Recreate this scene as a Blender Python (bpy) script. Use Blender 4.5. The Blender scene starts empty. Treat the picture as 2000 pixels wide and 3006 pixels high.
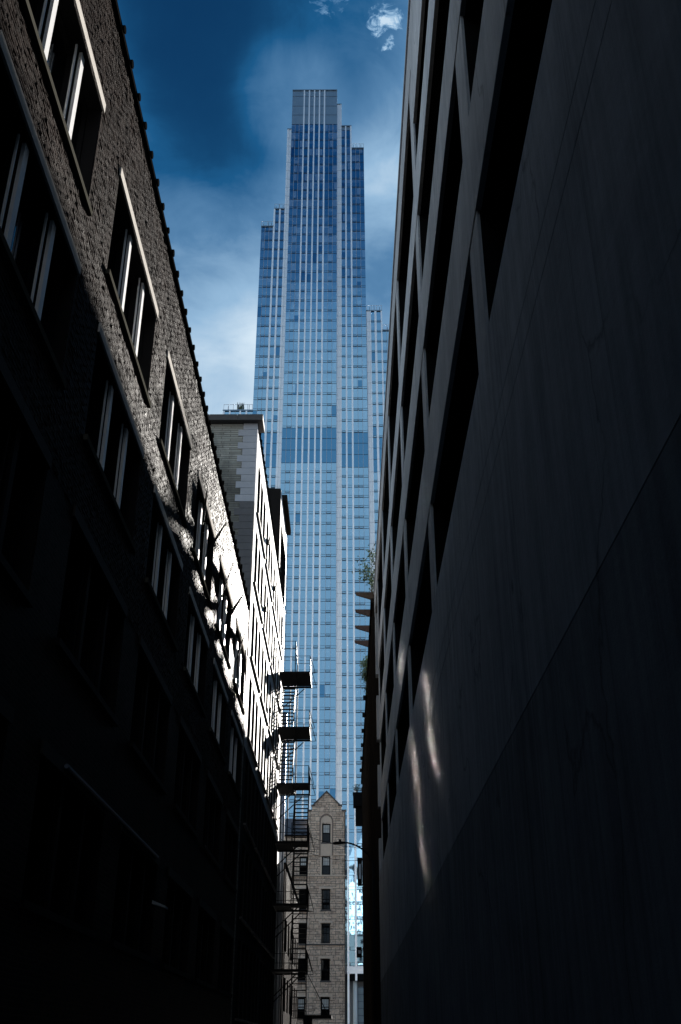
import bpy, math, random
from mathutils import Vector
R = math.radians
random.seed(7)
scene = bpy.context.scene
col = scene.collection

# ------------------------------------------------------------------ camera
cam_d = bpy.data.cameras.new('camera')
cam_d.sensor_fit = 'VERTICAL'; cam_d.sensor_height = 36.0; cam_d.sensor_width = 24.0
cam_d.lens = 36.0 * 3005 / 3006
cam_d.clip_start = 0.1; cam_d.clip_end = 6000
cam = bpy.data.objects.new('camera', cam_d); col.objects.link(cam)
cam.location = (0, 0, 0)                       # eye level, the ground lies 1.6 m lower
PITCH = math.atan(0.5224)
cam.rotation_euler = (math.pi / 2 + PITCH, 0, math.atan(18 / 3390))
scene.camera = cam

# ------------------------------------------------------------------ sun, sky, exposure
SUN_E, SUN_A = R(19.5), R(10.4)                # elevation, azimuth to the right of the alley axis
sv = Vector((math.sin(SUN_A) * math.cos(SUN_E), math.cos(SUN_A) * math.cos(SUN_E), math.sin(SUN_E)))
sun_d = bpy.data.lights.new('sun', 'SUN'); sun_d.energy = 5.0; sun_d.angle = R(0.5); sun_d.color = (1.0, 0.95, 0.88)
sun = bpy.data.objects.new('sun', sun_d); col.objects.link(sun)
sun.rotation_euler = (-sv).to_track_quat('-Z', 'Y').to_euler(); sun.location = sv * 300

world = bpy.data.worlds.new('World'); scene.world = world; world.use_nodes = True
wn, wl = world.node_tree.nodes, world.node_tree.links
wn.clear()


def wnode(t, **kw):
    n = wn.new(t)
    for k, v in kw.items(): setattr(n, k, v)
    return n


def wmath(op, a, b=None, c=None, clamp=False):
    n = wnode('ShaderNodeMath', operation=op, use_clamp=clamp)
    for i, x in enumerate((a, b, c)):
        if x is None: continue
        if isinstance(x, (int, float)): n.inputs[i].default_value = x
        else: wl.new(x, n.inputs[i])
    return n.outputs[0]


def pix_dir(u, v):
    """direction in the sky of a feature seen by the camera"""
    f = 3005; c, s = math.cos(PITCH), math.sin(PITCH); yw = 18 / 3390
    x, up = u - 1000, 1503 - v
    Y, Z = f * c - up * s, f * s + up * c
    return Vector((x * math.cos(yw) - Y * math.sin(yw), x * math.sin(yw) + Y * math.cos(yw), Z)).normalized()


sky = wnode('ShaderNodeTexSky', sky_type='NISHITA')
sky.sun_disc = False; sky.sun_elevation = SUN_E; sky.sun_rotation = SUN_A
sky.altitude = 100; sky.air_density = 1.0; sky.dust_density = 1.2; sky.ozone_density = 3.0
tc = wnode('ShaderNodeTexCoord')
dirv = tc.outputs['Generated']


def blob(u, v, r_deg, soft):
    d = pix_dir(u, v)
    n = wnode('ShaderNodeVectorMath', operation='DOT_PRODUCT'); wl.new(dirv, n.inputs[0]); n.inputs[1].default_value = d
    m = wnode('ShaderNodeMapRange', interpolation_type='SMOOTHERSTEP')
    m.inputs['From Min'].default_value = math.cos(R(r_deg + soft)); m.inputs['From Max'].default_value = math.cos(R(max(0, r_deg - soft)))
    wl.new(n.outputs['Value'], m.inputs['Value'])
    return m.outputs[0]


def wnoise(scale, detail, rough, dist=0.0, stretch=(1, 1, 1)):
    mp = wnode('ShaderNodeMapping'); mp.inputs['Scale'].default_value = stretch; wl.new(dirv, mp.inputs['Vector'])
    n = wnode('ShaderNodeTexNoise'); n.inputs['Scale'].default_value = scale; n.inputs['Detail'].default_value = detail
    n.inputs['Roughness'].default_value = rough; n.inputs['Distortion'].default_value = dist
    wl.new(mp.outputs[0], n.inputs['Vector'])
    return n.outputs['Fac']


sep = wnode('ShaderNodeSeparateXYZ'); wl.new(dirv, sep.inputs[0])
n_big = wnoise(5.0, 6, 0.55, 0.6)
n_fine = wnoise(26.0, 6, 0.62, 0.4)
low = wnode('ShaderNodeMapRange', interpolation_type='SMOOTHSTEP')
low.inputs['From Min'].default_value = math.sin(R(60)); low.inputs['From Max'].default_value = math.sin(R(22))
wl.new(sep.outputs['Z'], low.inputs['Value'])
hz = wmath('MULTIPLY_ADD', n_big, 0.60, -0.150)
hz = wmath('MULTIPLY_ADD', low.outputs[0], 0.42, hz)
for (u, v, r, s, w) in ((1140, 220, 5, 6, 0.42), (840, 280, 1.2, 2.6, 0.25), (560, 1050, 5, 6, 0.31), (1150, 900, 5, 6, 0.26),
                        (770, 10, 3, 7, -0.30), (700, 290, 1.5, 4.5, -0.10), (480, 500, 4, 6, 0.05), (690, 1150, 3, 4, 0.20)):
    hz = wmath('MULTIPLY_ADD', blob(u, v, r, s), w, hz)
n_mid = wnoise(11.0, 7, 0.6, 0.9, (1, 1, 1.6))
hz = wmath('MULTIPLY_ADD', wmath('SUBTRACT', n_mid, 0.5), 0.34, hz)
hz = wmath('MULTIPLY_ADD', wmath('SUBTRACT', n_fine, 0.5), 0.12, hz)
# bright haze added to the unseen sky behind and left, lighting tower and right wall
def lobe(d, lo, hi, w, h):
    n = wnode('ShaderNodeVectorMath', operation='DOT_PRODUCT'); wl.new(dirv, n.inputs[0]); n.inputs[1].default_value = Vector(d).normalized()
    m = wnode('ShaderNodeMapRange', interpolation_type='SMOOTHSTEP'); m.inputs['From Min'].default_value = lo; m.inputs['From Max'].default_value = hi
    wl.new(n.outputs['Value'], m.inputs['Value'])
    return wmath('MULTIPLY_ADD', m.outputs[0], w, h)


hz = lobe((0, -1, 0.18), 0.80, 1.0, 1.0, hz)
hz = lobe((0, -1, 1.2), 0.80, 0.97, 0.02, hz)
hz = lobe((-0.9, 0.1, 0.52), 0.56, 0.93, 1.1, hz)
hz = wmath('SUBTRACT', hz, 0.06)
hz = wmath('MULTIPLY', wmath('ADD', hz, wmath('SQRT', wmath('ADD', wmath('MULTIPLY', hz, hz), 0.05))), 0.5)
hz = wmath('MULTIPLY', hz, 1.0, clamp=True)
n_puff = wnoise(34.0, 7, 0.68, 1.2)


def puff_at(u, v, r, thr):
    d = blob(u, v, r * 0.5, r * 1.3)
    return wmath('MULTIPLY', wmath('SUBTRACT', wmath('ADD', d, wmath('MULTIPLY', n_puff, 2.6)), thr), 1.7, clamp=True)


puff = wmath('MAXIMUM', puff_at(1128, 70, 1.0, 2.0), wmath('MULTIPLY', puff_at(975, -25, 1.1, 1.95), 0.7))
hz = wmath('MAXIMUM', hz, wmath('MULTIPLY', puff, 0.95))
mixc = wnode('ShaderNodeMix', data_type='RGBA')
deep = wnode('ShaderNodeMix', data_type='RGBA', blend_type='MULTIPLY'); deep.inputs['Factor'].default_value = 1.0
wl.new(sky.outputs[0], deep.inputs['A']); deep.inputs['B'].default_value = (0.014, 0.092, 0.165, 1)
wl.new(wmath('MULTIPLY', hz, 5.0, clamp=True), mixc.inputs['Factor']); wl.new(deep.outputs['Result'], mixc.inputs['A'])
rp = wnode('ShaderNodeValToRGB'); wl.new(hz, rp.inputs[0]); re = rp.color_ramp.elements
HAZE = [(0.0, (0.004, 0.036, 0.105)), (0.25, (0.012, 0.10, 0.25)), (0.5, (0.095, 0.23, 0.42)), (0.75, (0.30, 0.49, 0.70)), (1.0, (0.66, 0.80, 0.92))]
while len(re) < len(HAZE): re.new(0.5)
for e_, (p_, c_) in zip(re, HAZE): e_.position = p_; e_.color = (*c_, 1)
hs = wnode('ShaderNodeVectorMath', operation='SCALE'); wl.new(rp.outputs[0], hs.inputs[0]); hs.inputs['Scale'].default_value = 4.35
wl.new(hs.outputs[0], mixc.inputs['B'])
bg = wnode('ShaderNodeBackground'); wl.new(mixc.outputs['Result'], bg.inputs['Color']); bg.inputs['Strength'].default_value = 0.05
wo = wnode('ShaderNodeOutputWorld'); wl.new(bg.outputs[0], wo.inputs[0])

vs = scene.view_settings
vs.view_transform = 'Standard'; vs.look = 'None'; vs.gamma = 1.0; vs.use_curve_mapping = False
vs.exposure = 2.2
cy = scene.cycles
cy.max_bounces = 5; cy.diffuse_bounces = 1; cy.glossy_bounces = 4; cy.caustics_reflective = True
cy.blur_glossy = 0.0; cy.sample_clamp_indirect = 0
cy.use_adaptive_sampling = False; cy.use_guiding = True; cy.use_surface_guiding = True; cy.guiding_training_samples = 128; cy.surface_guiding_probability = 0.85
GZ = -1.6


# ------------------------------------------------------------------ helpers
class MB:
    """collects boxes, bars and quads and links them as ONE mesh object"""
    def __init__(self): self.v, self.f, self.m = [], [], []

    def poly(self, pts, mi=0):
        n = len(self.v); self.v += [tuple(p) for p in pts]; self.f.append(tuple(range(n, n + len(pts)))); self.m.append(mi)

    def box(self, x0, x1, y0, y1, z0, z1, mi=0):
        n = len(self.v)
        self.v += [(x0, y0, z0), (x1, y0, z0), (x1, y1, z0), (x0, y1, z0), (x0, y0, z1), (x1, y0, z1), (x1, y1, z1), (x0, y1, z1)]
        for q in ((0, 3, 2, 1), (4, 5, 6, 7), (0, 1, 5, 4), (1, 2, 6, 5), (2, 3, 7, 6), (3, 0, 4, 7)):
            self.f.append(tuple(n + i for i in q)); self.m.append(mi)
        return self

    def bar(self, a, b, r, n=6, r2=None, cap=True):
        a, b = Vector(a), Vector(b); d = (b - a).normalized(); r2 = r if r2 is None else r2
        u = d.cross(Vector((0, 0, 1)) if abs(d.z) < 0.9 else Vector((1, 0, 0))).normalized(); w = d.cross(u)
        k = len(self.v)
        for p, rr in ((a, r), (b, r2)):
            for i in range(n):
                t = 2 * math.pi * (i + 0.5) / n; self.v.append(tuple(p + u * math.cos(t) * rr + w * math.sin(t) * rr))
        for i in range(n):
            j = (i + 1) % n; self.f.append((k + i, k + j, k + n + j, k + n + i)); self.m.append(0)
        if cap:
            self.f.append(tuple(k + i for i in reversed(range(n)))); self.m.append(0)
            self.f.append(tuple(k + n + i for i in range(n))); self.m.append(0)
        return self

    def flat(self, a, b, wx, h):
        """rectangular bar from a to b lying in a Y-Z plane, wx wide in X, h deep"""
        a, b = Vector(a), Vector(b); d = (b - a).normalized(); w = Vector((1, 0, 0)).cross(d).normalized() * (h / 2); x = Vector((wx / 2, 0, 0))
        k = len(self.v)
        for p in (a, b):
            for q in (-x - w, x - w, x + w, -x + w): self.v.append(tuple(p + q))
        for q in ((0, 3, 2, 1), (4, 5, 6, 7), (0, 1, 5, 4), (1, 2, 6, 5), (2, 3, 7, 6), (3, 0, 4, 7)):
            self.f.append(tuple(k + i for i in q)); self.m.append(0)
        return self

    def extrude(self, pts, d, mi=0):
        """prism of polygon pts along vector d"""
        d = Vector(d); k = len(self.v); n = len(pts)
        self.v += [tuple(p) for p in pts] + [tuple(Vector(p) + d) for p in pts]
        self.f.append(tuple(k + i for i in range(n))); self.m.append(mi)
        self.f.append(tuple(k + n + i for i in reversed(range(n)))); self.m.append(mi)
        for i in range(n):
            j = (i + 1) % n; self.f.append((k + i, k + n + i, k + n + j, k + j)); self.m.append(mi)
        return self

    def build(self, name, mats, parent=None, smooth=False):
        off = world_loc(parent)
        me = bpy.data.meshes.new(name)
        me.from_pydata([(x - off.x, y - off.y, z - off.z) for x, y, z in self.v], [], self.f)
        for m in (mats if isinstance(mats, (list, tuple)) else [mats]): me.materials.append(m)
        if len(me.materials) > 1: me.polygons.foreach_set('material_index', self.m)
        if smooth: me.polygons.foreach_set('use_smooth', [True] * len(me.polygons))
        bm_fix(me)
        o = bpy.data.objects.new(name, me); col.objects.link(o)
        if parent: o.parent = parent
        return o


def bm_fix(me):
    import bmesh
    b = bmesh.new(); b.from_mesh(me)
    if any(len(e.link_faces) > 1 for e in b.edges):
        bmesh.ops.recalc_face_normals(b, faces=b.faces[:])
    b.to_mesh(me); b.free(); me.update()


def world_loc(o):
    v = Vector((0, 0, 0))
    while o is not None:
        v = v + o.location; o = o.parent
    return v


def thing(name, label, cat, loc, group=None):
    o = bpy.data.objects.new(name, None); col.objects.link(o); o.location = loc; o.empty_display_size = 0.5
    return tag(o, label, cat, group)


def tag(o, label, cat, group=None):
    o['label'] = label; o['category'] = cat
    if group: o['group'] = group
    return o


def struct(o):
    o['kind'] = 'structure'; return o


# ------------------------------------------------------------------ materials
class Mat:
    def __init__(self, name):
        self.m = bpy.data.materials.new(name); self.m.use_nodes = True
        self.n, self.l = self.m.node_tree.nodes, self.m.node_tree.links
        self.b = self.n['Principled BSDF']; self.out = self.n['Material Output']
        self.tc = self.n.new('ShaderNodeTexCoord')

    def map(self, scale, axes=None):
        src = self.tc.outputs['Object']
        if axes:                                   # e.g. 'yz' lays a 2-D pattern on a wall facing x
            s = self.n.new('ShaderNodeSeparateXYZ'); self.l.new(src, s.inputs[0]); c = self.n.new('ShaderNodeCombineXYZ')
            for i, a in enumerate(axes): self.l.new(s.outputs['xyz'.index(a)], c.inputs[i])
            src = c.outputs[0]
        mp = self.n.new('ShaderNodeMapping'); mp.inputs['Scale'].default_value = scale; self.l.new(src, mp.inputs['Vector'])
        return mp.outputs[0]

    def noise(self, scale=(1, 1, 1), s=1.0, detail=5, rough=0.6, dist=0.0):
        n = self.n.new('ShaderNodeTexNoise'); self.l.new(self.map(scale), n.inputs['Vector'])
        n.inputs['Scale'].default_value = s; n.inputs['Detail'].default_value = detail; n.inputs['Roughness'].default_value = rough
        n.inputs['Distortion'].default_value = dist
        return n.outputs['Fac']

    def ramp(self, fac, stops):
        r = self.n.new('ShaderNodeValToRGB'); e = r.color_ramp.elements
        while len(e) < len(stops): e.new(0.5)
        for i, (p, c) in enumerate(stops):
            e[i].position = p; e[i].color = (*c, 1) if len(c) == 3 else c
        self.l.new(fac, r.inputs[0]); return r.outputs[0]

    def mix(self, fac, a, b, mode='MIX'):
        n = self.n.new('ShaderNodeMix'); n.data_type = 'RGBA'; n.blend_type = mode
        for x, k in ((fac, 'Factor'), (a, 'A'), (b, 'B')):
            if isinstance(x, (int, float)): n.inputs[k].default_value = x
            elif isinstance(x, tuple): n.inputs[k].default_value = (*x, 1)
            else: self.l.new(x, n.inputs[k])
        return n.outputs['Result']

    def math(self, op, a, b):
        n = self.n.new('ShaderNodeMath'); n.operation = op
        for i, x in enumerate((a, b)):
            if isinstance(x, (int, float)): n.inputs[i].default_value = x
            else: self.l.new(x, n.inputs[i])
        return n.outputs[0]

    def brick(self, axes, w, h, mortar, off=0.5, bias=0.0, c1=(0.2,) * 3, c2=(0.8,) * 3, cm=(0, 0, 0), sq=1.0, sqf=2, smooth=0.1):
        n = self.n.new('ShaderNodeTexBrick'); self.l.new(self.map((1, 1, 1), axes), n.inputs['Vector'])
        n.offset = off; n.squash = sq; n.squash_frequency = sqf
        for k, x in (('Scale', 1.0), ('Brick Width', w), ('Row Height', h), ('Mortar Size', mortar), ('Mortar Smooth', smooth), ('Bias', bias)): n.inputs[k].default_value = x
        for k, x in (('Color1', c1), ('Color2', c2), ('Mortar', cm)): n.inputs[k].default_value = (*x, 1)
        return n.outputs['Color'], n.outputs['Fac']

    def bump(self, h, dist, strength=1.0):
        n = self.n.new('ShaderNodeBump'); n.inputs['Distance'].default_value = dist; n.inputs['Strength'].default_value = strength
        self.l.new(h, n.inputs['Height']); self.l.new(n.outputs[0], self.b.inputs['Normal']); return n

    def color(self, c):
        if isinstance(c, tuple): self.b.inputs['Base Color'].default_value = (*c, 1)
        else: self.l.new(c, self.b.inputs['Base Color'])
        return self

    def set(self, rough=0.8, metal=0.0, spec=0.5):
        self.b.inputs['Roughness'].default_value = rough; self.b.inputs['Metallic'].default_value = metal
        self.b.inputs['Specular IOR Level'].default_value = spec; return self


def plain(name, c, rough=0.7, metal=0.0, spec=0.4, var=0.35, s=3.0, bump=0.0):
    m = Mat(name); f = m.noise((1, 1, 1), s, 6, 0.65)
    m.color(m.mix(f, tuple(x * (1 - var) for x in c), tuple(min(1, x * (1 + var)) for x in c))); m.set(rough, metal, spec)
    if bump: m.bump(m.noise((1, 1, 1), s * 6, 6, 0.7), bump)
    return m.m


def make_dark_brick(name='dark_brown_brick', k=1.0):
    m = Mat(name)
    c, f = m.brick('yz', 0.21, 0.072, 0.011, 0.5, 0.0, (0.011, 0.0085, 0.0075), (0.036, 0.028, 0.025), (0.055, 0.047, 0.043))
    n = m.noise((1, 1, 1), 0.9, 6, 0.7); n2 = m.noise((1, 6, 14), 4, 4, 0.6)
    c = m.mix(m.ramp(n, [(0.35, (0, 0, 0)), (0.65, (1, 1, 1))]), c, m.mix(1.0, c, (1.9, 1.8, 1.75), 'MULTIPLY'))
    if k != 1.0: c = m.mix(1.0, c, (k, k, k), 'MULTIPLY')
    m.color(c); m.set(0.52, 0, 0.0045)
    h = m.math('ADD', m.math('MULTIPLY', f, -0.9), m.math('ADD', m.math('MULTIPLY', n2, 1.1), m.math('MULTIPLY', m.noise((1, 1, 1), 60, 4, 0.7), 0.5)))
    m.bump(h, 0.012); return m.m


def make_pale_brick():
    m = Mat('pale_painted_brick')
    c, f = m.brick('yz', 0.42, 0.075, 0.008, 0.5, 0, (0.58, 0.57, 0.55), (0.70, 0.69, 0.67), (0.36, 0.35, 0.34))
    n = m.noise((1, 1, 1), 1.4, 7, 0.75)
    m.color(m.mix(m.ramp(n, [(0.5, (0, 0, 0)), (0.72, (1, 1, 1))]), c, (0.36, 0.345, 0.325))); m.set(0.75, 0, 0.3)
    m.bump(m.math('ADD', m.math('MULTIPLY', f, -0.4), m.noise((1, 1, 1), 14, 5, 0.7)), 0.006); return m.m


def make_front_brick():
    m = Mat('buff_roman_brick')
    c, f = m.brick('xz', 0.95, 0.115, 0.012, 0.42, 0, (0.36, 0.345, 0.29), (0.50, 0.48, 0.41), (0.18, 0.165, 0.145), 0.8, 3)
    n = m.noise((0.8, 1, 0.35), 0.9, 6, 0.7)
    st = m.ramp(n, [(0.48, (0, 0, 0)), (0.62, (1, 1, 1))])
    s = m.n.new('ShaderNodeSeparateXYZ'); m.l.new(m.tc.outputs['Object'], s.inputs[0])
    lowz = m.ramp(m.math('MULTIPLY', m.math('SUBTRACT', s.outputs['Z'], 22.0 - GZ), 0.25), [(0.0, (1, 1, 1)), (0.35, (0, 0, 0))])
    c = m.mix(m.math('MULTIPLY', st, 0.5), c, (0.07, 0.065, 0.06))
    c = m.mix(m.math('MULTIPLY', lowz, 0.6), c, (0.06, 0.055, 0.045))
    m.color(c); m.set(0.85, 0, 0.3); m.bump(m.math('ADD', m.math('MULTIPLY', f, -1.0), m.math('MULTIPLY', m.noise((2, 2, 8), 6, 5, 0.7), 0.6)), 0.012); return m.m


def make_ashlar():
    m = Mat('rough_ashlar')
    c, f = m.brick('xz', 0.70, 0.25, 0.019, 0.37, 0, (0.62, 0.45, 0.335), (0.93, 0.72, 0.55), (0.15, 0.12, 0.10), 0.55, 2)
    c2, f2 = m.brick('xz', 0.52, 0.50, 0.019, 0.6, 0, (0.68, 0.50, 0.37), (0.92, 0.71, 0.54), (0.15, 0.12, 0.10), 1.7, 3)
    k = m.ramp(m.noise((1.1, 1, 2.3), 1.0, 2, 0.4), [(0.50, (0, 0, 0)), (0.51, (1, 1, 1))])
    c = m.mix(k, c, c2); ff = m.mix(k, f, f2)
    n = m.noise((1, 1, 1), 1.7, 7, 0.75)
    c = m.mix(m.ramp(n, [(0.5, (0, 0, 0)), (0.72, (0.7, 0.7, 0.7))]), c, (0.14, 0.115, 0.10))
    m.color(c); m.set(0.9, 0, 0.25)
    g = m.n.new('ShaderNodeRGBToBW'); m.l.new(ff, g.inputs[0])
    m.bump(m.math('ADD', m.math('MULTIPLY', g.outputs[0], -1.0), m.math('MULTIPLY', m.noise((1, 1, 1), 9, 6, 0.7), 1.3)), 0.05); return m.m


def make_concrete(name, lo, hi, streak=1.0):
    m = Mat(name)
    a = m.noise((6, 6, 0.22), 1.3, 6, 0.65); b = m.noise((1, 1, 1), 0.45, 6, 0.7, 0.5); d = m.noise((1, 1, 1), 7, 6, 0.75)
    v = m.math('ADD', m.math('MULTIPLY', a, 0.55 * streak), m.math('ADD', m.math('MULTIPLY', b, 0.6), m.math('MULTIPLY', d, 0.18)))
    c = m.ramp(v, [(0.48, lo), (0.82, hi)])
    dk = m.ramp(m.noise((9, 9, 0.12), 0.8, 5, 0.6), [(0.62, (0, 0, 0)), (0.74, (0.6, 0.6, 0.6))])
    spots = m.ramp(m.noise((1, 1, 0.6), 2.6, 3, 0.5), [(0.74, (0, 0, 0)), (0.78, (0.6, 0.6, 0.6))])
    vo = m.n.new('ShaderNodeTexVoronoi'); vo.feature = 'DISTANCE_TO_EDGE'; vo.inputs['Scale'].default_value = 0.33
    wv = m.n.new('ShaderNodeVectorMath'); wv.operation = 'ADD'; nz = m.n.new('ShaderNodeTexNoise'); nz.inputs['Scale'].default_value = 0.9; nz.inputs['Detail'].default_value = 6
    m.l.new(m.map((1, 0.8, 0.45)), wv.inputs[0]); m.l.new(m.map((1, 1, 1)), nz.inputs['Vector']); m.l.new(nz.outputs['Color'], wv.inputs[1]); m.l.new(wv.outputs[0], vo.inputs['Vector'])
    crack = m.ramp(vo.outputs['Distance'], [(0.0, (0.45, 0.45, 0.45)), (0.006, (0, 0, 0))])
    crack = m.mix(1.0, crack, m.ramp(m.noise((1, 1, 1), 0.5, 3, 0.5), [(0.5, (0, 0, 0)), (0.56, (1, 1, 1))]), 'MULTIPLY')
    c = m.mix(crack, c, tuple(x * 0.2 for x in lo))
    c = m.mix(spots, m.mix(dk, c, tuple(x * 0.45 for x in lo)), tuple(x * 0.3 for x in lo))
    m.color(c); m.set(0.8, 0, 0.0); m.bump(d, 0.005); return m.m


def make_glass(name, refl, tint, base, rough=0.02, wave=0.0, wscale=0.6):
    """opaque glazing: sky reflection over a dim room"""
    m = Mat(name); m.n.remove(m.b)
    g = m.n.new('ShaderNodeBsdfGlossy'); g.inputs['Color'].default_value = (*tint, 1); g.inputs['Roughness'].default_value = rough
    d = m.n.new('ShaderNodeBsdfDiffuse'); f = m.noise((0.35, 1, 0.3), 1.0, 3, 0.6)
    m.l.new(m.mix(f, tuple(x * 0.6 for x in base), tuple(x * 1.4 for x in base)), d.inputs['Color'])
    fr = m.n.new('ShaderNodeFresnel'); fr.inputs['IOR'].default_value = 1.5
    k = m.math('ADD', refl, m.math('MULTIPLY', fr.outputs[0], 1.0 - refl))
    mx = m.n.new('ShaderNodeMixShader'); m.l.new(k, mx.inputs[0]); m.l.new(d.outputs[0], mx.inputs[1]); m.l.new(g.outputs[0], mx.inputs[2])
    m.l.new(mx.outputs[0], m.out.inputs[0])
    if wave:
        b = m.n.new('ShaderNodeBump'); b.inputs['Distance'].default_value = wave; b.inputs['Strength'].default_value = 1.0
        m.l.new(m.noise((1, 1, 0.6), wscale, 2, 0.5), b.inputs['Height']); m.l.new(b.outputs[0], g.inputs['Normal'])
    return m.m


M_BRICK = make_dark_brick('dark_brown_brick', 0.45)
M_BRICK_SHADE = make_dark_brick('shade_darkened_brick', 0.4)  # shade of the lower storeys painted in as darker brick
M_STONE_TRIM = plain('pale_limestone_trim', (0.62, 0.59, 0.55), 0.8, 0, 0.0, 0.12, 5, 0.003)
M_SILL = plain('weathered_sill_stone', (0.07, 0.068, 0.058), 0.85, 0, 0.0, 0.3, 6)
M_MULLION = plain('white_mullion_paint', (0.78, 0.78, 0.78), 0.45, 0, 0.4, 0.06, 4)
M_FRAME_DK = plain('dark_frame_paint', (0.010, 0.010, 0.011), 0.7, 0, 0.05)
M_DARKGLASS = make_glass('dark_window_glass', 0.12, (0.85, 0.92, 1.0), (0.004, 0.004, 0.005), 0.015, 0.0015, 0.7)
M_LINTEL_SHADE = plain('shade_dark_lintel_stone', (0.03, 0.028, 0.026), 0.85, 0, 0.2, 0.3, 5)  # lower lintels: their shade is painted into the stone colour
M_COPING = plain('dark_coping_tile', (0.008, 0.008, 0.008), 0.8, 0, 0.0)
M_PALE = make_pale_brick()
M_FRONT = make_front_brick()
M_QUOIN = plain('grey_quoin_stone', (0.50, 0.495, 0.51), 0.8, 0, 0.0, 0.2, 1.6, 0.004)
M_QUOIN_DK = plain('darker_quoin_stone', (0.17, 0.163, 0.163), 0.85, 0, 0.0, 0.25, 1.6, 0.004)  # lower quoins in a darker tone
M_CORNICE = plain('brown_cornice_stone', (0.10, 0.09, 0.085), 0.7, 0, 0.3, 0.3, 3)
M_CAUSTIC = make_glass('sun_mirror_glass', 0.97, (1.0, 0.98, 0.96), (0.004, 0.004, 0.005), 0.10)  # mirror glass of the added, aimed sashes
M_CONC = make_concrete('stained_concrete', (0.29, 0.305, 0.33), (0.56, 0.58, 0.61))
M_CONC_BASE = make_concrete('darker_base_concrete', (0.17, 0.18, 0.195), (0.37, 0.385, 0.405))  # base panels in a darker concrete tone
M_CONC_BAND = make_concrete('spandrel_concrete', (0.38, 0.385, 0.40), (0.62, 0.625, 0.64), 0.9)
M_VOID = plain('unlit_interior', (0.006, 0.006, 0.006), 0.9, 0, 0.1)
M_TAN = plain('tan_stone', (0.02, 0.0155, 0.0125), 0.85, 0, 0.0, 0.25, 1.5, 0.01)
M_RUST = plain('rust_brown_steel', (0.085, 0.045, 0.032), 0.6, 0, 0.4, 0.2, 4)
M_IRON = plain('black_iron', (0.010, 0.010, 0.011), 0.6, 0.0, 0.05, 0.4, 8)
M_IRON_SUNLIT = plain('sunlit_iron', (0.28, 0.28, 0.28), 0.5, 0.0, 0.1, 0.8, 14)  # lighter copy of the iron: sunlight painted into upper rails and stringers
M_ASHLAR = make_ashlar()
M_GSTONE = plain('smooth_sandstone', (0.75, 0.59, 0.46), 0.85, 0, 0.0, 0.18, 3, 0.004)
M_ARCH = plain('dark_arch_stone', (0.26, 0.20, 0.165), 0.85, 0, 0.0, 0.2, 3)  # arch moulding in a darker stone tone
M_SLATE = plain('blue_slate', (0.07, 0.08, 0.10), 0.6, 0, 0.5, 0.35, 3, 0.01)
M_CURTAIN = plain('pale_curtain', (0.55, 0.55, 0.52), 0.9, 0, 0.1, 0.15, 8)
M_PIER = plain('silver_pier_panel', (0.88, 0.90, 0.93), 0.42, 0.7, 0.5, 0.04, 0.4)
M_LOUVER = plain('grey_crown_panel', (0.20, 0.30, 0.40), 0.3, 0.3, 0.5, 0.12, 0.3)
M_GRID = plain('navy_mullion', (0.03, 0.055, 0.095), 0.4, 0.0, 0.5, 0.2, 1)
M_GRID_LT = plain('silver_mullion', (0.42, 0.44, 0.48), 0.4, 0.2, 0.5, 0.1, 1)
BL = (0.38, 0.69, 0.96)
G_A = make_glass('tower_glass', 0.50, BL, (0.012, 0.028, 0.055), 0.02, 0.012, 0.45)
G_B = make_glass('tower_glass_with_blind', 0.47, BL, (0.09, 0.14, 0.20), 0.02, 0.012, 0.45)
G_C = make_glass('tower_glass_deep', 0.34, (0.18, 0.50, 0.86), (0.006, 0.03, 0.07), 0.02, 0.008, 0.45)
G_D = make_glass('tower_glass_lit_blind', 0.44, BL, (0.20, 0.27, 0.34), 0.02, 0.012, 0.45)
G_V = make_glass('tower_vent_glass', 0.42, BL, (0.006, 0.016, 0.035), 0.03, 0.01, 0.5)
TOWER_GLASS = [G_A, G_B, G_C, G_D, make_glass('tower_glass_dark_base', 0.04, BL, (0.004, 0.012, 0.03), 0.02)]
M_LEAF = plain('leaf_green', (0.16, 0.21, 0.09), 0.5, 0, 0.4, 0.5, 6)
M_LEAF2 = plain('leaf_dark_green', (0.045, 0.07, 0.03), 0.5, 0, 0.4, 0.4, 6)
M_BARK = plain('bark', (0.09, 0.07, 0.055), 0.9, 0, 0.2, 0.3, 10, 0.01)
M_ASPHALT = plain('asphalt', (0.045, 0.045, 0.047), 0.9, 0, 0.3, 0.3, 0.7, 0.01)
M_WHITE_FAR = plain('white_terracotta', (0.75, 0.74, 0.71), 0.7, 0, 0.3, 0.08, 0.1)
M_BLACKGLASS = make_glass('unlit_window_glass', 0.0, (0.35, 0.4, 0.45), (0.003, 0.003, 0.0035), 0.02)
M_BIRD = plain('black_feather', (0.012, 0.012, 0.012), 0.7)

# ------------------------------------------------------------------ ground
g = MB(); g.poly([(-2500, -2500, GZ), (2500, -2500, GZ), (2500, 2500, GZ), (-2500, 2500, GZ)])
struct(g.build('ground', M_ASPHALT))
g = MB(); g.poly([(-3.98, -40, GZ + .004), (1.38, -40, GZ + .004), (1.38, 112, GZ + .004), (-3.98, 112, GZ + .004)])
struct(g.build('alley_pavement', plain('worn_alley_asphalt', (0.04, 0.039, 0.038), 0.85, 0, 0.4, 0.4, 0.6, 0.015)))


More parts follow.
